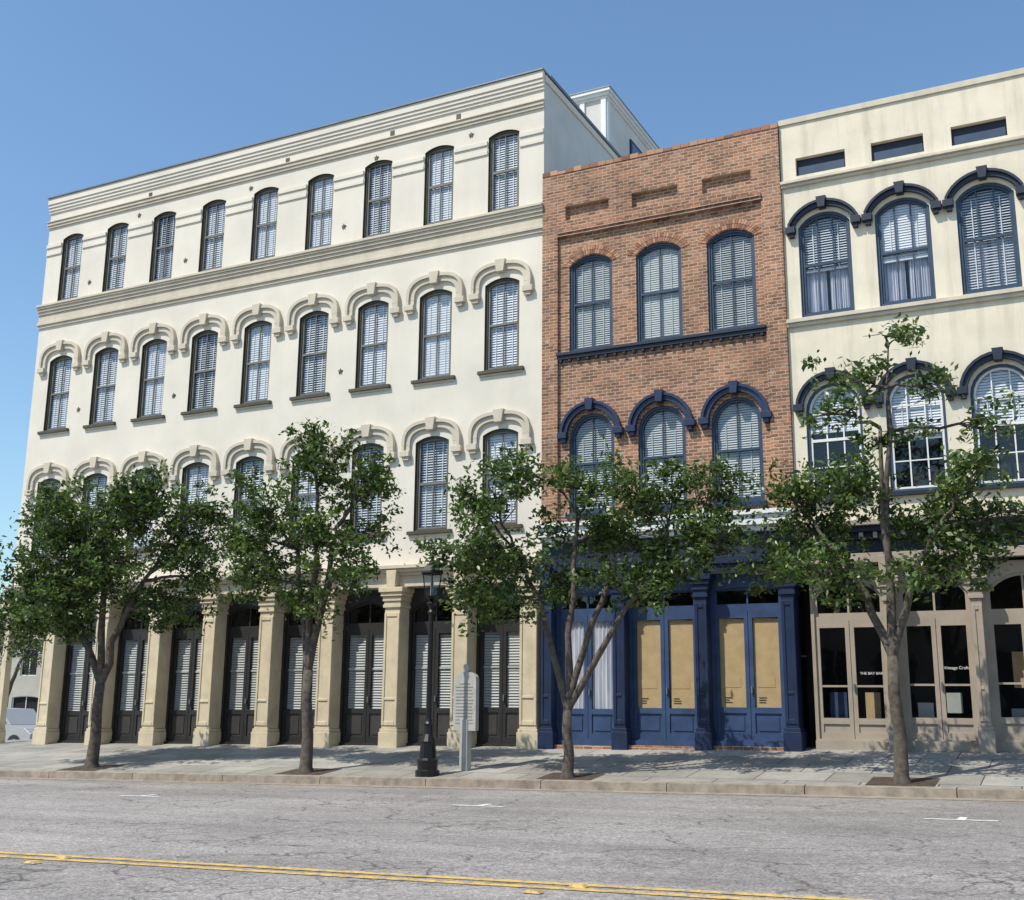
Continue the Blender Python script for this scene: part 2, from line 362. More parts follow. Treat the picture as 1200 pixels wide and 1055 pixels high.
course(trim,WX0,WX1,[(16.62,16.70,.05),(16.702,16.80,.08),(16.802,16.84,.11)],'stuccot',.04)
course(trim,WX0,WX1,[(17.14,17.22,.04),(17.222,17.32,.07),(17.322,17.42,.10),(17.422,17.63,.13)],'stucco',.04)
trim.box(WX0-.05,WX1+.04,-.17,.25,17.632,17.68,'metalcap')
course(trim,WX0,WX1,[(4.86,4.948,.26),(4.78,4.858,.20),(4.70,4.778,.12),(4.42,4.698,.05)],'stuccot',.03)
wall.face([(WX0,0.03,4.40),(WX1,0.03,4.40),(WX1,0.03,4.95),(WX0,0.03,4.95)],'stuccot')
for xx,zz in ((-16.1,16.98),(-14.0,16.98),(-19.7,16.95),(-25.,16.95)):
    trim.box(xx-.07,xx+.07,-.012,0,zz-.08,zz+.08,'olive')
for xx,zz in ((-17.6,14.5),(-23.35,14.5),(-27.3,14.45),(-17.5,10.3),(-23.4,10.3),(-27.25,10.3),(-21.,16.35),(-16.6,16.35),(-25.4,16.35),(-13.6,16.35)):
    st=[]
    for j in range(10):
        r=.085 if j%2==0 else .035; a=math.pi/2+j*math.pi/5; st.append((xx+r*math.cos(a),zz+r*math.sin(a)))
    trim.prism(st,-.03,0,'star')
D=18.
wall.face([(WX1,0,0),(WX1,D,0),(WX1,D,17.6),(WX1,0,17.6)],'sidew')
wall.face([(WX0,D,4.4),(WX0,0,4.4),(WX0,0,17.6),(WX0,D,17.6)],'stucco')
wall.face([(WX1,D,0),(WX0,D,0),(WX0,D,17.6),(WX1,D,17.6)],'sidew')
wall.face([(WX0,.3,17.2),(WX1,.3,17.2),(WX1,D,17.2),(WX0,D,17.2)],'roofm')
wall.box(WX1-.25,WX1-.003,.26,D,17.2,17.6,'sidew'); trim.box(WX1-.32,WX1+.07,.252,D,17.605,17.69,'metalcap')
wall.box(WX0+.003,WX1-.26,.003,.25,17.2,17.598,'sidew')
trim.box(WX1+.002,WX1+.05,.0,D,17.38,17.56,'stucco')
pent=MB()
px0,px1,py0,py1=-13.75,-12.15,6.,13.
pent.box(px0,px1,py0,py1,17.21,20.15,'sidew')
for z0,z1,p in ((20.15,20.22,.06),(20.222,20.32,.12),(20.322,20.42,.18)): pent.box(px0-p,px1+p,py0-p,py1+p,z0,z1,'whitep')
pent.box(px0-.2,px1+.2,py0-.2,py1+.2,20.422,20.46,'metalcap')
for xx in (-13.6,-12.95,-12.23): pent.box(xx-.08,xx+.08,py0-.06,py0,17.3,20.15,'whitep')
pent.box(px1,px1+.05,6.,6.2,17.3,20.15,'whitep')
for ya in (8.0,10.6): pent.box(px1+.002,px1+.05,ya,ya+1.4,18.3,19.7,'navyd'); pent.box(px1+.052,px1+.06,ya+.1,ya+1.3,18.4,19.6,'glass')
pent.obj('roof_penthouse',wb)
colx=[-29.2,-27.38,-25.31,-23.3,-21.36,-19.42,-17.5,-15.51,-13.58,-11.75]
cols=MB()
def pilaster(mb,x,zb,zt,w,k,y0=-.14,y1=.42,bracket=True,panel=True):
    mb.box(x-w/2-.05,x+w/2+.05,y0-.05,y1,zb-.4,zb+.34,k)
    mb.box(x-w/2-.03,x+w/2+.03,y0-.03,y1-.003,zb+.342,zb+.42,k)
    mb.box(x-w/2,x+w/2,y0,y1-.006,zb+.422,zt-.50,k)
    if panel:
        for a,b in ((-w/2+.0,-w/2+.07),(w/2-.07,w/2-.0)): mb.box(x+a+.002,x+b-.002,y0-.022,y0-.001,zb+.5,zt-.62,k)
        mb.box(x-w/2+.07,x+w/2-.07,y0-.022,y0-.001,zb+.5,zb+.6,k); mb.box(x-w/2+.07,x+w/2-.07,y0-.022,y0-.001,zt-.72,zt-.62,k)
        mb.box(x-w/2+.07,x+w/2-.07,y0-.022,y0-.001,zb+1.1,zb+1.16,k)
    for a,b,p in ((.498,.42,.04),(.418,.34,.02),(.338,.22,.05),(.218,.12,.09),(.118,.0,.13)):
        mb.box(x-w/2-p,x+w/2+p,y0-p,y1,zt-a,zt-b,k)
    if bracket:
        mb.prism([(x-.12,zt-.0),(x+.12,zt-.0),(x+.15,zt+.42),(x-.15,zt+.42)],y0-.12,-.05,k)
for x in colx[1:]: pilaster(cols,x,.6+gz(x),4.40,.44,'coltan')
pilaster(cols,-29.22,.6+gz(-29.2),4.40,.2,'coltan',y1=.08,panel=False)
cols.obj('storefront_columns',wb,bevel=.008)
def doorpair(mb,x0,x1,zb,ztr,zs,zt,y,fk,pk,cover,hd=.85):
    """double glazed door with arched/flat transom filling a bay"""
    xc=(x0+x1)/2; w=x1-x0
    cell(mb,x0,x1,zb-.5,4.45,xc,w-.14,zb+.03,zs,zt,fk,yf=y,d=.12)
    W=w-.14; a=xc-W/2; b=xc+W/2; yy=y+.05
    mb.box(a,b,yy,yy+.08,ztr,ztr+.10,fk)
    ring(mb,xc,W,ztr+.10,zs,zt,.06,yy,yy+.06,fk)
    mb.face([(x,yy+.05,z) for x,z in outline(xc,W-.1,ztr+.15,zs,zt-.05)],'glass')
    if zt-ztr>.5: mb.box(xc-.02,xc+.02,yy+.01,yy+.045,ztr+.1,zt-.05,fk)
    for (l,r) in ((a,xc-.006),(xc+.006,b)):
        s=.085
        mb.box(l,l+s,yy,yy+.06,zb,ztr,fk); mb.box(r-s,r,yy,yy+.06,zb,ztr,fk)
        mb.box(l+s,r-s,yy,yy+.06,zb,zb+.16,fk); mb.box(l+s,r-s,yy,yy+.06,zb+hd-.12,zb+hd,fk); mb.box(l+s,r-s,yy,yy+.06,ztr-.14,ztr,fk)
        mb.box(l+s,r-s,yy+.03,yy+.05,zb+.16,zb+hd-.12,pk)
        if hd>.5: mb.box(l+s+.06,r-s-.06,yy+.012,yy+.03,zb+.22,zb+hd-.18,pk)
        mb.face([(l+s,yy+.04,zb+hd),(r-s,yy+.04,zb+hd),(r-s,yy+.04,ztr-.14),(l+s,yy+.04,ztr-.14)],'glass')
        gx0,gx1,g0,g1=l+s,r-s,zb+hd,ztr-.14
        if cover=='none': mb.box(gx0,gx1,yy+.01,yy+.055,g0+.62,g0+.66,fk)
        if cover=='blind':
            z=g0; tl=random.uniform(.018,.045)
            while z<g1-.02:
                mb.face([(gx0,yy+.06,z),(gx1,yy+.06,z),(gx1,yy+.06+tl,z+.056),(gx0,yy+.06+tl,z+.056)],'blindd'); z+=.066
            zc=g0+(g1-g0)*.52; mb.box(gx0,gx1,yy+.045,yy+.055,zc,zc+.05,'blindd')
        elif cover=='paper':
            mb.face([(gx0+random.uniform(0,.02),yy+.055,g0),(gx1,yy+.055,g0),(gx1,yy+.065,g1-.02),(gx0,yy+.065,g1)],'paper')
            mb.face([(gx0+.05,yy+.051,g0+.42),(gx1-.12,yy+.051,g0+.42),(gx1-.12,yy+.051,g0+.62),(gx0+.05,yy+.051,g0+.62)],'paper')
            for q in range(3):
                mb.box(gx0+.08,gx0+.08+random.uniform(.10,.18),yy+.045,yy+.049,g0+.10+q*.05,g0+.112+q*.05,'dark')
        elif cover=='curtain':
            n=16
            for i in range(n):
                xa=gx0+(gx1-gx0)*i/n; xb=gx0+(gx1-gx0)*(i+1)/n
                mb.face([(xa,yy+.08+.02*math.sin(i*2.1),g0),(xb,yy+.08+.02*math.sin((i+1)*2.1),g0),(xb,yy+.08+.02*math.sin((i+1)*2.1),g1),(xa,yy+.08+.02*math.sin(i*2.1),g1)],'curtain')
    mb.box(xc+.03,xc+.06,yy-.05,yy,zb+1.0,zb+1.14,'metalcap')
    mb.box(x0,x1,y-.06,y+.12,zb-.35,zb+.002,fk)
doors=MB()
for i in range(1,9):
    a,b=colx[i]+.22,colx[i+1]-.22; zb=.66+gz((a+b)/2)
    doorpair(doors,a,b,zb,3.42,3.84,4.12,.30,'char','charl','blind')
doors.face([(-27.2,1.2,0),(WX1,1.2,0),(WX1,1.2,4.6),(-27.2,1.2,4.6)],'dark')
doors.face([(-27.3,.35,0),(-27.3,12,0),(-27.3,12,4.6),(-27.3,.35,4.6)],'sidew')
doors.obj('storefront_doors',wb)
for y_ in (6.,12.): wall.box(WX0,WX0+.3,y_-.15,y_+.15,-.2,4.4,'coltan')
wall.face([(WX0,.2,4.41),(WX1,.2,4.41),(WX1,D,4.41),(WX0,D,4.41)],'stucco')
wall.obj('walls',wb); win.obj('windows',wb); trim.obj('mouldings',wb,bevel=.006); hoods.obj('window_hoods',wb,bevel=.006)

# ------------------------------------------------------------------ brick building
BX0,BX1=-11.455,-5.47
bb=empty('brick_building',(-8.5,0,0))
wall=MB(); win=MB(); trim=MB(); vs=MB()
bx=[-10.19,-8.45,-6.70]; be=[BX0,-9.32,-7.575,BX1]
for i,x in enumerate(bx):
    a,b=be[i],be[i+1]
    cell(wall,a,b,5.3,9.2,x,1.15,5.95,7.78,8.355,'brick',d=.16,kr='brick')
    cell(wall,a,b,9.2,13.1,x,1.13,9.92,12.12,12.36,'brick',d=.16,kr='brick')
    px=[-10.245,-8.485,-6.72][i]
    cell(wall,a,b,13.1,14.62,px,1.16,13.33,13.72,13.72,'brick',yf=-.085,d=.12,back='brick')
    window(win,x,1.15,5.95,7.78,8.355,.05,'slate','slate','blindg',slat=.055,t=.06)
    window(win,x,1.13,9.92,12.12,12.36,.05,'slate','slate','blindg',slat=.055,t=.06)
    hood(trim,x,1.22,7.86,8.46,.17,.0,.10,'navy',legout=.03)
    trim.box(x-.64,x+.64,-.10,.1,5.84,5.948,'navy')
    A=arch(x,1.16,12.12,12.38,96); Bo=arch(x,1.16+.40,12.17,12.60,96); nn=24
    for q in range(nn):
        i0=4*q; i1=4*(q+1)
        def lp(P,t):
            k=min(int(t),95); f_=t-k; return (P[k][0]*(1-f_)+P[k+1][0]*f_,P[k][1]*(1-f_)+P[k+1][1]*f_)
        s0,s1=i0+.35,i1-.35
        i_a,i_b,o_a,o_b=lp(A,s0),lp(A,s1),lp(Bo,s0),lp(Bo,s1)
        md=lambda p,q_,t:(p[0]*(1-t)+q_[0]*t,p[1]*(1-t)+q_[1]*t)
        vs.prism([i_a,i_b,md(i_b,o_b,.47),md(i_a,o_a,.47)],-.012-.008*random.random(),0,'vous')
        vs.prism([md(i_a,o_a,.53),md(i_b,o_b,.53),o_b,o_a],-.012-.008*random.random(),0,'vous')
wall.box(BX0,-11.04,-.083,0,5.6,13.099,'brick'); wall.box(-5.92,BX1,-.083,0,5.6,13.099,'brick')
wall.box(-11.04,-5.92,-.14,0,13.0,13.08,'brick'); wall.box(-11.04,-5.92,-.11,0,12.93,12.998,'brick')
x=BX0
while x<BX1-.05:
    w_=.215; h_=random.choice([.07,.09,.10,.11,.12]); x2=min(x+w_,BX1)
    vs.box(x+.004,x2-.004,-.10,.25,14.622,14.622+h_,'vous'); x=x2
wall.face([(BX0,-.085,14.62),(BX1,-.085,14.62),(BX1,.26,14.62),(BX0,.26,14.62)],'brick')
wall.box(BX0+.003,BX1-.003,1.0,18,0,14.09,'brick'); wall.face([(BX0+.01,.27,14.11),(BX1-.01,.27,14.11),(BX1-.01,18,14.11),(BX0+.01,18,14.11)],'roofm')
wall.face([(BX0,.258,14.0),(BX1,.258,14.0),(BX1,.258,14.62),(BX0,.258,14.62)],'brick')
trim.box(-11.06,-5.92,-.13,0,9.84,9.915,'navyd'); trim.box(-11.06,-5.92,-.09,0,9.75,9.838,'navyd')
for q in range(22): trim.box(-11.0+q*.235,-10.93+q*.235,-.08,0,9.68,9.748,'navyd')
for z0,z1,p,k in ((5.62,5.72,.36,'whitep'),(5.40,5.618,.30,'whitep'),(5.28,5.398,.20,'whitep'),(4.78,5.278,.06,'navyd'),(4.62,4.778,.14,'navy'),(4.40,4.618,.08,'navyd')):
    trim.box(BX0+.002,BX1-.002,-p,.06,z0,z1,k)
ncx=[-11.30,-9.51,-7.60,-5.71]
cm=MB()
for x in ncx: pilaster(cm,x,.62+gz(x),4.40,.27,'navy',y0=-.12,y1=.35)
cm.obj('storefront_columns',bb,bevel=.006)
dm=MB()
for i,cv in enumerate(('curtain','paper','paper')):
    a,b=ncx[i]+.135,ncx[i+1]-.135; zb=.76+gz((a+b)/2)
    doorpair(dm,a,b,zb,3.60,4.05,4.12,.16,'navyl','navyl',cv,hd=.70)
    dm.box(a-.1,b+.1,-.06,.3,zb-.5,zb-.10,'brick')
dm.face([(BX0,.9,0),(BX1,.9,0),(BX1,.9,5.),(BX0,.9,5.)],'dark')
dm.obj('storefront_doors',bb)
wall.obj('walls',bb); win.obj('windows',bb); trim.obj('cornices_and_hoods',bb,bevel=.006); vs.obj('brick_arches_and_coping',bb)

# ------------------------------------------------------------------ cream building at right
CX0,CX1=-5.465,7.2
cb=empty('cream_three_storey_building',(1,0,0))
wall=MB(); win=MB(); trim=MB()
cxs=[-4.57+1.665*i for i in range(7)]
ce=[CX0]+[(a+b)/2 for a,b in zip(cxs[:-1],cxs[1:])]+[CX1]
for i,x in enumerate(cxs):
    a,b=ce[i],ce[i+1]
    cell(wall,a,b,5.35,9.2,x,1.18,5.94,7.85,8.43,'creamw',d=.16)
    cell(wall,a,b,9.2,13.1,x,1.14,9.99,12.10,12.40,'creamw',d=.16)
    cell(wall,a,b,13.1,14.66,x,1.10,13.36,13.80,13.80,'creamw',d=.13,back='navyd')
    win.box(x-.52,x+.52,.08,.125,13.37,13.60,'slate')
    window(win,x,1.18,5.94,7.85,8.43,.05,'slate','whitep',['blind','blind','blind','mixc'][i%4],cols=3,rows=2,bfrac=[.55,.42,.5,.4][i%4],t=.06)
    window(win,x,1.14,9.99,12.10,12.40,.05,'slate','slate','mixc',cols=3,rows=1,bfrac=[.42,.4,.0][i%3],t=.06)
    hood(trim,x,1.26,7.93,8.52,.15,.0,.10,'navyd',legout=.02)
    hood(trim,x,1.24,12.16,12.50,.15,.12,.10,'navyd',legout=.03,flat=False)
    trim.box(x-.66,x+.66,-.10,.1,5.85,5.938,'navyd')
win.lathe([(.10,5.94),(.14,6.10),(.15,6.12)],-4.15,-.02,'terra',10)
course(trim,CX0+.003,CX1,[(13.10,13.17,.06),(13.172,13.24,.12)],'creamt')
course(trim,CX0+.003,CX1,[(9.78,9.86,.07),(9.862,9.95,.12)],'creamt')
trim.box(CX0+.003,CX1,-.04,.3,14.662,14.80,'creamt')
wall.box(CX0+.003,CX1,1.0,18,5.,14.2,'creamw'); wall.face([(CX0,.22,14.0),(CX1,.22,14.0),(CX1,.22,14.66),(CX0,.22,14.66)],'creamw')
wall.face([(CX0,.2,14.21),(CX1,.2,14.21),(CX1,18,14.21),(CX0,18,14.21)],'roofm')
wall.face([(CX0,0,14.0),(CX0,.3,14.0),(CX0,.3,14.66),(CX0,0,14.66)],'creamw')
for z0,z1,p,k in ((5.24,5.348,.40,'greige'),(5.12,5.238,.30,'navyd'),(4.98,5.118,.18,'navyd'),(4.70,4.978,.06,'navyd'),(4.50,4.698,.12,'greige')):
    trim.box(CX0+.004,CX1,-p,.06,z0,z1,k)
x=CX0+.2
while x<CX1: trim.box(x,x+.08,-.26,-.06,4.99,5.11,'greige'); x+=.28
ccx=[-5.40,-3.66,-2.01,-.33,1.35,3.02,4.7,6.4]
cm=MB(); dm=MB()
for i,x in enumerate(ccx):
    if i: pilaster(cm,x,.66+gz(x),4.2,.20,'greige',y0=-.12,y1=.30)
    if i<len(ccx)-1:
        a,b=x+.10,ccx[i+1]-.10; zb=.78+gz((a+b)/2)
        doorpair(dm,a,b,zb,3.35,3.85,4.22,.18,'greige','greige','none',hd=.45)
def inner(x0,x1,y,z0,z1,k): dm.box(x0,x1,y,y+.03,z0,z1,k)
inner(-5.1,-4.75,.75,1.2,1.9,'navyl'); inner(-3.35,-3.05,.8,1.3,1.7,'whitep'); inner(-1.5,-.9,.7,2.0,2.7,'paper'); inner(-1.6,-1.1,.9,1.2,1.6,'blindg')
inner(-4.4,-4.1,.9,1.3,1.9,'paper'); inner(-2.8,-2.5,.9,1.5,1.9,'blindg')
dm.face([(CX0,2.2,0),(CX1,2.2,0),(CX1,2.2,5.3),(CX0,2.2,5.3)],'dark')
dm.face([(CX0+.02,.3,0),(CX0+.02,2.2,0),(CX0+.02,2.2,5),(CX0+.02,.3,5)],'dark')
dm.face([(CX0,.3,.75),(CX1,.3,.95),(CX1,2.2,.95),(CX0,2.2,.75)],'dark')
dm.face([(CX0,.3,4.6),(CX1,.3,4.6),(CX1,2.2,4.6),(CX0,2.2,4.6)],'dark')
cm.obj('storefront_columns',cb,bevel=.006); dm.obj('storefront_doors',cb)
wall.obj('walls',cb); win.obj('windows',cb); trim.obj('cornices_and_hoods',cb,bevel=.006)
def text(s,x,z,y,size,k,parent):
    cu=bpy.data.curves.new('lettering','FONT'); cu.body=s; cu.size=size; cu.extrude=.002; cu.align_x='CENTER'; cu.materials.append(M[k])
    o=bpy.data.objects.new('lettering',cu); scene.collection.objects.link(o); o.parent=parent; o.location=Vector((x,y,z))-Vector(parent.location); o.rotation_euler=(math.pi/2,0,0)
text('THE BAY BAR',-4.14,2.25,.255,.075,'whitep',cb); text('Vintage Crafts',-2.49,2.35,.255,.085,'whitep',cb)

# ------------------------------------------------------------------ opposite side of the street and far end of the side street
def plain_block(name,loc,rot,W,H,Dp,nx,k,z0=0.):
    e=empty(name,loc); e.rotation_euler=(0,0,rot); w_=MB(); q=MB(); cwid=W/nx
    for i in range(nx):
        a=-W/2+i*cwid; b=a+cwid; xc=(a+b)/2; nf=max(2,int(H//4)); fh=H/nf
        for f_ in range(nf):
            zb=f_*fh+(.5 if f_==0 else .9); zt=f_*fh+fh-.7
            cell(w_,a,b,f_*fh-(1.5 if f_==0 else 0),f_*fh+fh,xc,cwid*(.7 if f_==0 else .42),zb,zt-.15,zt,k,d=.2)
            ring(q,xc,cwid*(.7 if f_==0 else .42),zb,zt-.15,zt,.07,.12,.18,'whitep'); q.box(xc-.03,xc+.03,.13,.18,zb,zt-.05,'whitep')
            q.face([(x,.19,z) for x,z in outline(xc,cwid*(.7 if f_==0 else .42),zb,zt-.15,zt)],'dark')
    w_.box(-W/2,W/2,.6,Dp,-1.5,H-.4,k); q.box(-W/2-.1,W/2+.1,-.3,.6,H+.002,H+.35,k); q.box(-W/2,W/2,-.12,0,H-.5,H-.35,k)
    w_.obj('walls',e,loc=None); q.obj('windows_and_cornice',e,loc=None)
plain_block('opposite_brick_building',(-8,-38.,0),math.pi,36,10.5,12,12,'opp')
plain_block('opposite_brick_building',(-46,-38.,-.5),math.pi,38,8.5,12,13,'opp')
plain_block('low_cream_building',(-84,40.,-1.2),math.radians(20),30,7.5,12,9,'farw')

# ------------------------------------------------------------------ ground
S_=1500
gm=MB(); gm.face([(-S_,-S_,gz(-S_)),(S_,-S_,gz(S_)),(S_,S_,gz(S_)),(-S_,S_,gz(-S_))],'asph'); gm.obj('road')
sw=MB(); XA,XB=-31.,12.
def swz(X,Y):
    yk=kerbY(X); t=(Y-yk)/(0-yk); return gz(X)+.14+.45*min(1.15,t)
n=12
for i in range(n):
    xa=XA+(XB-XA)*i/n; xb=XA+(XB-XA)*(i+1)/n
    ya,yb=kerbY(xa)+.16,kerbY(xb)+.16
    sw.face([(xa,ya,swz(xa,ya)),(xb,yb,swz(xb,yb)),(xb,0.6,swz(xb,.6)),(xa,.6,swz(xa,.6))],'pave')
sw.face([(XA,.6,swz(XA,.6)),(-27.25,.6,swz(-27.25,.6)),(-27.25,18,swz(-27.25,.6)),(XA,18,swz(XA,.6))],'pave')
sw.face([(XA,kerbY(XA),-1),(XA,kerbY(XA)+.16,swz(XA,kerbY(XA)+.16)),(XA,.6,swz(XA,.6)),(XA,18,swz(XA,.6)),(XA,18,-1)],'kerb')
sw.obj('sidewalk')
kb=MB(); x=XA
while x<XB:
    x2=min(x+2.4,XB); a,b=x+.008,x2-.008
    z0,z1=-.1,.145+random.uniform(-.006,.006)
    P=[(a,kerbY(a),gz(a)+z0),(b,kerbY(b),gz(b)+z0),(b,kerbY(b)+.17,gz(b)+z0),(a,kerbY(a)+.17,gz(a)+z0)]
    Q=[(a,kerbY(a)+.02,gz(a)+z1),(b,kerbY(b)+.02,gz(b)+z1),(b,kerbY(b)+.17,gz(b)+z1+.018),(a,kerbY(a)+.17,gz(a)+z1+.018)]
    kb.face([P[0],P[1],Q[1],Q[0]],'kerb'); kb.face(Q,'kerb'); kb.face([P[1],P[2],Q[2],Q[1]],'kerb'); kb.face([P[3],P[0],Q[0],Q[3]],'kerb')
    x=x2
kb.obj('kerb')
gu=MB(); gu.face([(XA,kerbY(XA)-.45,gz(XA)+.005),(XB,kerbY(XB)-.45,gz(XB)+.005),(XB,kerbY(XB)+.01,gz(XB)+.005),(XA,kerbY(XA)+.01,gz(XA)+.005)],'kerb'); gu.obj('gutter')
yl=MB()
def yY(X): return -15.40+.060*(X+6.0)
for off in (-.18,.06):
    a,b=-80.,30.
    yl.face([(a,yY(a)+off,gz(a)+.006),(b,yY(b)+off,gz(b)+.006),(b,yY(b)+off+.125,gz(b)+.006),(a,yY(a)+off+.125,gz(a)+.006)],'yel')
yl.obj('yellow_centre_line')
for X,dy in ((-9.3,.0),(-9.25,-.42),(-3.9,.0),(-4.1,-.40),(1.2,0),(-14.6,0)):
    r=MB(); Y=yY(X)+dy+.0; z=gz(X)+.007
    r.face([(X-.05,Y-.035,z+.018),(X+.05,Y-.035,z+.018),(X+.05,Y+.035,z+.018),(X-.05,Y+.035,z+.018)],'yel')
    for p,q in (((-.075,-.055),(.075,-.055)),((.075,-.055),(.075,.055)),((.075,.055),(-.075,.055)),((-.075,.055),(-.075,-.055))):
        r.face([(X+p[0],Y+p[1],z),(X+q[0],Y+q[1],z),(X+q[0]*.66,Y+q[1]*.64,z+.018),(X+p[0]*.66,Y+p[1]*.64,z+.018)],'yel')
    r.obj('road_reflector')
pk=MB()
for X in (-15.1,-8.6,-1.75,4.6,-21.8):
    Y=kerbY(X)-3.95
    pk.face([(X-.45,Y-.05,gz(X-.45)+.006),(X+.45,Y-.05,gz(X+.45)+.006),(X+.45,Y+.05,gz(X+.45)+.006),(X-.45,Y+.05,gz(X-.45)+.006)],'wwhite')
    pk.face([(X-.05,Y+.055,gz(X)+.006),(X+.05,Y+.055,gz(X)+.006),(X+.05,Y+.40,gz(X)+.006),(X-.05,Y+.40,gz(X)+.006)],'wwhite')
pk.obj('parking_bay_marking')

# ------------------------------------------------------------------ trees
def tree(name,base,s,lobes,trunk_h,trunk_r,nleaf=1.,forks=None,lean=(0,0)):
    bx_,by_=base; bz=swz(bx_,by_) if bx_>XA else gz(bx_)
    e=empty(name,(bx_,by_,bz)); tb=MB()
    lob=[]
    for (dx,h,rx,rh,dens) in lobes:
        lob.append((Vector((dx/s*1.04,random.uniform(-.9,.9)*min(1.,abs(rx/s)),h/s)),rx/s,rh/s,dens))
    top=Vector((lean[0],lean[1],trunk_h))
    P=[Vector((0,0,-.05)),Vector((.0,0,.12)),Vector((lean[0]*.3+.03,0,trunk_h*.35)),Vector((lean[0]*.7-.02,lean[1]*.5,trunk_h*.7)),top]
    tb.tube(P,[trunk_r*1.7,trunk_r*1.15,trunk_r,trunk_r*.92,trunk_r*.85],'bark',9)
    centers=[]
    def limb(a,b,r0,r1,wob,n=6,segs=7):
        pts=[];rad=[]
        for i in range(n+1):
            t=i/n; p=a.lerp(b,t); arc=math.sin(t*math.pi)
            p=p+Vector((random.uniform(-1,1),random.uniform(-1,1),random.uniform(-.4,.4)))*wob*arc+Vector((0,0,.06*(b-a).length*arc))
            pts.append(p); rad.append(r0+(r1-r0)*t)
        tb.tube(pts,rad,'bark',segs); return pts
    mains=[]
    for fx,fh,fr in (forks or []):
        q=Vector((fx/s,random.uniform(-.3,.3),fh/s)); pts=limb(top,q,trunk_r*.75,fr,.08); mains+=pts[2:]
    if not mains: mains=[top]
    for c,rx,rh,dens in lob:
        cand=[m for m in mains if m.z<c.z+.2] or mains
        a=min(cand,key=lambda m:(m-c).length)
        pts=limb(a,c,trunk_r*.34,.016,.12,6,6)
        nb=max(4,int(6*(rx*rh)**.5*2.2)); boughs=[]
        for q in range(nb):
            d=Vector(rng.normal(size=3)); d.normalize(); d.z=d.z*.8+.12
            t=c+Vector((d.x*rx,d.y*rx*.9,d.z*rh))*random.uniform(.85,1.22)
            bp_=limb(pts[random.randint(3,6)],t,.016,.005,.08,5,4); boughs.append(bp_)
        nt_=int(dens*nleaf*84*(rx*rh)+7)
        for q in range(nt_):
            bp_=random.choice(boughs); u_=random.random()**.6*5; k_=min(4,int(u_)); p=bp_[k_].lerp(bp_[k_+1],u_-k_)
            sp=.11+.26*min(rx,rh)
            centers.append(p+Vector(rng.normal(size=3))*sp*.62)
    C=np.array([tuple(c) for c in centers]); nl=rng.integers(18,46,len(C))
    idx=np.repeat(np.arange(len(C)),nl); n_=len(idx)
    rad=rng.uniform(.09,.23,len(C))[idx]
    pos=C[idx]+rng.normal(size=(n_,3))*rad[:,None]*np.array([.75,.75,.5])
    nrm=rng.normal(size=(n_,3))+np.array([0,0,.9]); nrm/=np.linalg.norm(nrm,axis=1)[:,None]
    t=rng.normal(size=(n_,3)); t-=nrm*(t*nrm).sum(1)[:,None]; t/=np.linalg.norm(t,axis=1)[:,None]
    b=np.cross(nrm,t); ln=rng.uniform(.042,.084,n_)[:,None]; wd=ln*rng.uniform(.36,.54,n_)[:,None]
    v=np.stack([pos-t*ln,pos+b*wd+nrm*.006,pos+t*ln,pos-b*wd+nrm*.006],axis=1).reshape(-1,3)
    me=bpy.data.meshes.new('foliage'); me.vertices.add(len(v)); me.vertices.foreach_set('co',v.ravel().astype(np.float32))
    me.loops.add(n_*4); me.loops.foreach_set('vertex_index',np.arange(n_*4,dtype=np.int32))
    me.polygons.add(n_); me.polygons.foreach_set('loop_start',np.arange(n_,dtype=np.int32)*4); me.polygons.foreach_set('loop_total',np.full(n_,4,dtype=np.int32))
    me.materials.append(M['leaf']); me.update(); me.validate()
    o=bpy.data.objects.new('foliage',me); scene.collection.objects.link(o); o.parent=e
    tb.obj('trunk_and_branches',e,loc=None,smooth=True)
    return n_
tot=0
# lobes: (x offset, height, half width, half height, density) on a sketch grid of s units per metre
tot+=tree('oak_tree',(-20.9,-4.3),47.,[(-10,272,60,38,1),(-55,240,50,40,1),(60,272,58,44,1),(0,210,90,45,1),(100,240,45,46,1),(-80,175,42,42,1),(55,170,50,32,.9),(-118,205,42,48,1),(-50,296,38,20,.9),(30,294,40,20,.8),(-20,165,50,28,.9),(120,200,30,30,.9),(-105,150,40,36,1),(125,280,25,20,.6),(-125,280,26,20,.7),(-90,262,36,28,.9),(-75,215,50,40,1),(-45,140,30,22,.8)],1.9,.13,forks=[(-60,190,.05),(50,200,.05),(-5,250,.05),(-30,150,.045)],lean=(.05,0))
tot+=tree('oak_tree',(-14.94,-4.15),53.,[(5,345,42,38,.9),(-8,380,22,20,.6),(-55,293,48,42,.95),(60,312,38,32,.8),(15,262,68,42,.95),(-60,233,48,42,.9),(-100,262,32,30,.8),(45,213,42,34,.75),(-12,183,46,30,.7),(92,335,17,16,.5),(-105,205,26,22,.6),(30,370,20,16,.5)],2.1,.12,forks=[(-30,250,.045),(30,270,.045),(0,320,.035)],lean=(-.06,0))
tot+=tree('oak_tree',(-9.05,-3.95),58.,[(-45,345,46,32,.8),(-78,308,46,28,.9),(58,312,48,32,.9),(15,262,78,42,1),(-75,238,66,42,1),(115,295,48,38,.95),(165,305,34,34,.9),(172,240,42,36,1),(75,210,56,32,.95),(-110,195,40,34,.9),(-15,205,50,28,.9),(115,225,46,30,.95),(-125,320,16,12,.5),(-130,240,28,26,.8),(-60,190,40,26,.8)],1.25,.10,forks=[(-60,240,.04),(55,235,.045),(10,290,.04),(110,220,.035)],lean=(.0,0))
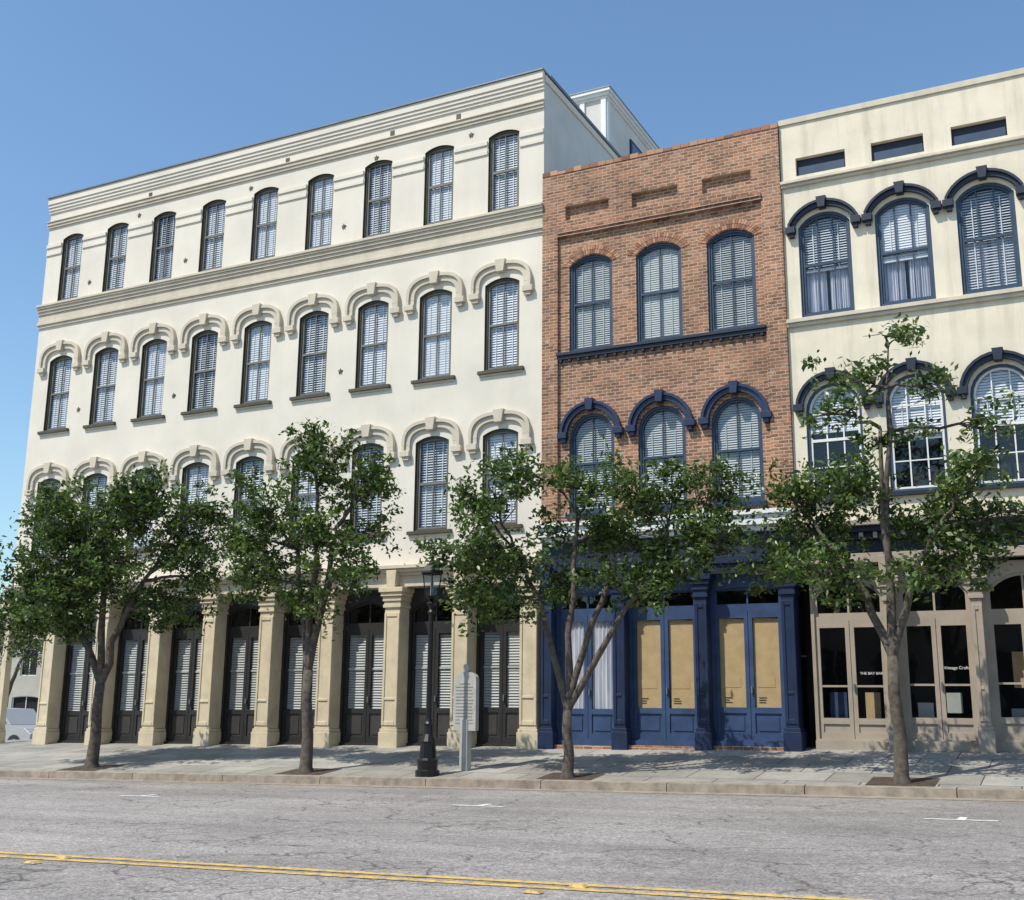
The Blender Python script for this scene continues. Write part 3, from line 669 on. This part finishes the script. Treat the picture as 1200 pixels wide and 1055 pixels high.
tot+=tree('oak_tree',(-3.1,-3.6),62.,[(18,478,32,18,.22),(-22,432,42,32,.3),(52,415,22,22,.32),(-108,330,50,32,.85),(-28,310,56,32,.9),(-98,265,66,40,1.),(25,272,66,38,1),(95,312,46,32,.9),(115,365,22,18,.5),(-58,215,66,30,.95),(52,222,50,30,.9),(-138,225,30,24,.8),(130,272,30,30,.9),(-60,400,30,20,.3),(10,370,40,26,.3),(100,240,34,24,.8)],2.1,.11,forks=[(-60,250,.045),(50,260,.04),(0,380,.03),(15,470,.015)],lean=(-.02,0))
tot+=tree('oak_tree',(-46.,14.),40.,[(0,200,80,50,.9),(-80,180,70,50,.9),(70,170,60,45,.9),(0,250,60,40,.8),(-60,240,50,30,.8)],2.2,.16,nleaf=.4,forks=[(-40,160,.06),(40,160,.06)])
tot+=tree('oak_tree',(-57.,19.),40.,[(0,200,90,60,.9),(-80,180,70,60,.9),(70,170,60,55,.9),(0,250,60,40,.8)],2.2,.16,nleaf=.4,forks=[(-40,160,.06),(40,160,.06)])
pit=MB()
for X,Y in ((-20.9,-4.3),(-14.94,-4.15),(-9.05,-3.95),(-3.1,-3.6)):
    r=.55; pit.face([(X+a*r,max(Y+b*r,kerbY(X+a*r)+.19),swz(X+a*r,max(Y+b*r,kerbY(X+a*r)+.19))+.006) for a,b in ((-1,-1),(1,-1),(1,1),(-1,1))],'soil')
pit.obj('tree_pit_soil')

# ------------------------------------------------------------------ street lamp
lx,ly=-11.99,-4.15; lz=swz(lx,ly); e=empty('street_lamp',(lx,ly,lz)); m=MB()
m.lathe([(.24,-.05),(.24,.10),(.20,.12),(.21,.30),(.17,.34),(.15,.62),(.17,.66),(.15,.70),(.10,.80),(.085,.95),(.11,1.0),(.08,1.04),(.065,1.1)],0,0,'iron',12)
m.lathe([(.06,1.05),(.055,2.0),(.048,3.15),(.075,3.2),(.05,3.25),(.05,3.3),(.10,3.38),(.04,3.44),(.13,3.50),(.15,3.53)],0,0,'iron',12)
for i in range(6):
    a=math.pi*2*i/6
    m.tube([(.15*math.cos(a),.15*math.sin(a),3.52),(.215*math.cos(a),.215*math.sin(a),3.98)],[.012,.012],'iron',5)
m.lathe([(.22,3.97),(.26,3.99),(.25,4.03),(.15,4.15),(.08,4.20),(.07,4.25),(.03,4.28),(.035,4.33),(.008,4.42)],0,0,'iron',6)
m.lathe([(.135,3.53),(.20,3.97)],0,0,'glass',6)
m.lathe([(.03,3.53),(.035,3.8),(.01,3.86)],0,0,'whitep',8)
m.obj('lamp_post',e,loc=None)
hx,hy=-11.56,-3.4; hz=swz(hx,hy); e=empty('historical_marker_sign',(hx,hy,hz)); m=MB()
m.box(-.10,.10,-.07,.07,-.05,1.0,'marker')
pl=[(-.30,.78),(.30,.78),(.30,1.78)]+[(.30*math.cos(a),1.80+.16*math.sin(a)) for a in [math.pi*i/10 for i in range(1,10)]]+[(-.30,1.78)]
m.prism(pl,-.05,.05,'marker')
m.prism([(.09*math.cos(a),2.02+.09*math.sin(a)) for a in [2*math.pi*i/14 for i in range(14)]],-.03,.03,'marker')
for q in range(13): 
    w_=.24*(1 if q else .6); m.box(-w_,w_-random.uniform(0,.05),-.056,-.051,1.70-q*.065,1.72-q*.065,'markert')
o=m.obj('marker_plaque_and_post',e,loc=None,bevel=.008); e.rotation_euler=(0,0,math.radians(-12))
e=empty('parked_car',(-38.4,8.,gz(-38.4))); m=MB()
def ext(poly,y0,y1,k): m.prism(poly,y0,y1,k)
ext([(-2.2,.35),(2.2,.35),(2.25,.75),(1.9,.95),(1.0,1.06),(-1.9,1.10),(-2.2,.95)],-.90,.90,'carp')
ext([(-2.0,1.09),(1.0,1.07),(.35,1.66),(-1.7,1.70)],-.78,.78,'carp')
for s in (-1,1):
    y0,y1=(-.792,-.782) if s<0 else (.782,.792)
    ext([(-1.8,1.14),(-.45,1.13),(-.45,1.58),(-1.6,1.60)],y0,y1,'dark'); ext([(-.38,1.13),(.78,1.12),(.28,1.56),(-.38,1.58)],y0,y1,'dark')
    for wx in (-1.35,1.4):
        c=[(wx+.36*math.cos(a),.35+.36*math.sin(a)) for a in [2*math.pi*i/20 for i in range(20)]]
        ext(c,-.94,-.70,'tyre') if s<0 else ext(c,.70,.94,'tyre')
        c=[(wx+.21*math.cos(a),.35+.21*math.sin(a)) for a in [2*math.pi*i/14 for i in range(14)]]
        ext(c,s*.95,s*.945,'metalcap')
m.obj('body_and_wheels',e,loc=None,bevel=.03)

# ------------------------------------------------------------------ sky, sun, camera
az=math.radians(33); el=math.radians(56)
S=Vector((-math.sin(az)*math.cos(el),-math.cos(az)*math.cos(el),math.sin(el)))
w=bpy.data.worlds.new('World'); scene.world=w; w.use_nodes=True; nt=w.node_tree
sky=nt.nodes.new('ShaderNodeTexSky'); sky.sky_type='NISHITA'; sky.sun_disc=False; sky.sun_elevation=el; sky.sun_rotation=math.atan2(S.x,S.y)
sky.air_density=1.2; sky.dust_density=.6; sky.ozone_density=2.
tint=mix(nt,sky.outputs[0],(.93,1.09,1.17),1.,'MULTIPLY')
nt.links.new(tint,nt.nodes['Background'].inputs[0]); nt.nodes['Background'].inputs[1].default_value=.145
sd=bpy.data.lights.new('sun','SUN'); sd.energy=4.9; sd.angle=math.radians(.5); sd.color=(1.,.94,.84)
so=bpy.data.objects.new('sun',sd); scene.collection.objects.link(so); so.rotation_euler=S.to_track_quat('Z','Y').to_euler(); so.location=S*60
yaw,pitch,roll=-.46996,.21918,.00968
cy_,sy_=math.cos(yaw),math.sin(yaw)
f=Vector((sy_*math.cos(pitch),cy_*math.cos(pitch),math.sin(pitch))); r=Vector((cy_,-sy_,0)); u=r.cross(f)
r2=r*math.cos(roll)+u*math.sin(roll); u2=-r*math.sin(roll)+u*math.cos(roll)
cd=bpy.data.cameras.new('camera'); cd.sensor_width=36; cd.lens=36*1334.55/1200; cd.clip_end=4000; cd.clip_start=.1
co=bpy.data.objects.new('camera',cd); scene.collection.objects.link(co)
co.matrix_world=Matrix(((r2.x,u2.x,-f.x,0),(r2.y,u2.y,-f.y,-24.2068),(r2.z,u2.z,-f.z,1.6),(0,0,0,1)))
scene.camera=co
scene.view_settings.view_transform='Standard'; scene.view_settings.look='None'; scene.view_settings.exposure=0
print('leaves',tot)
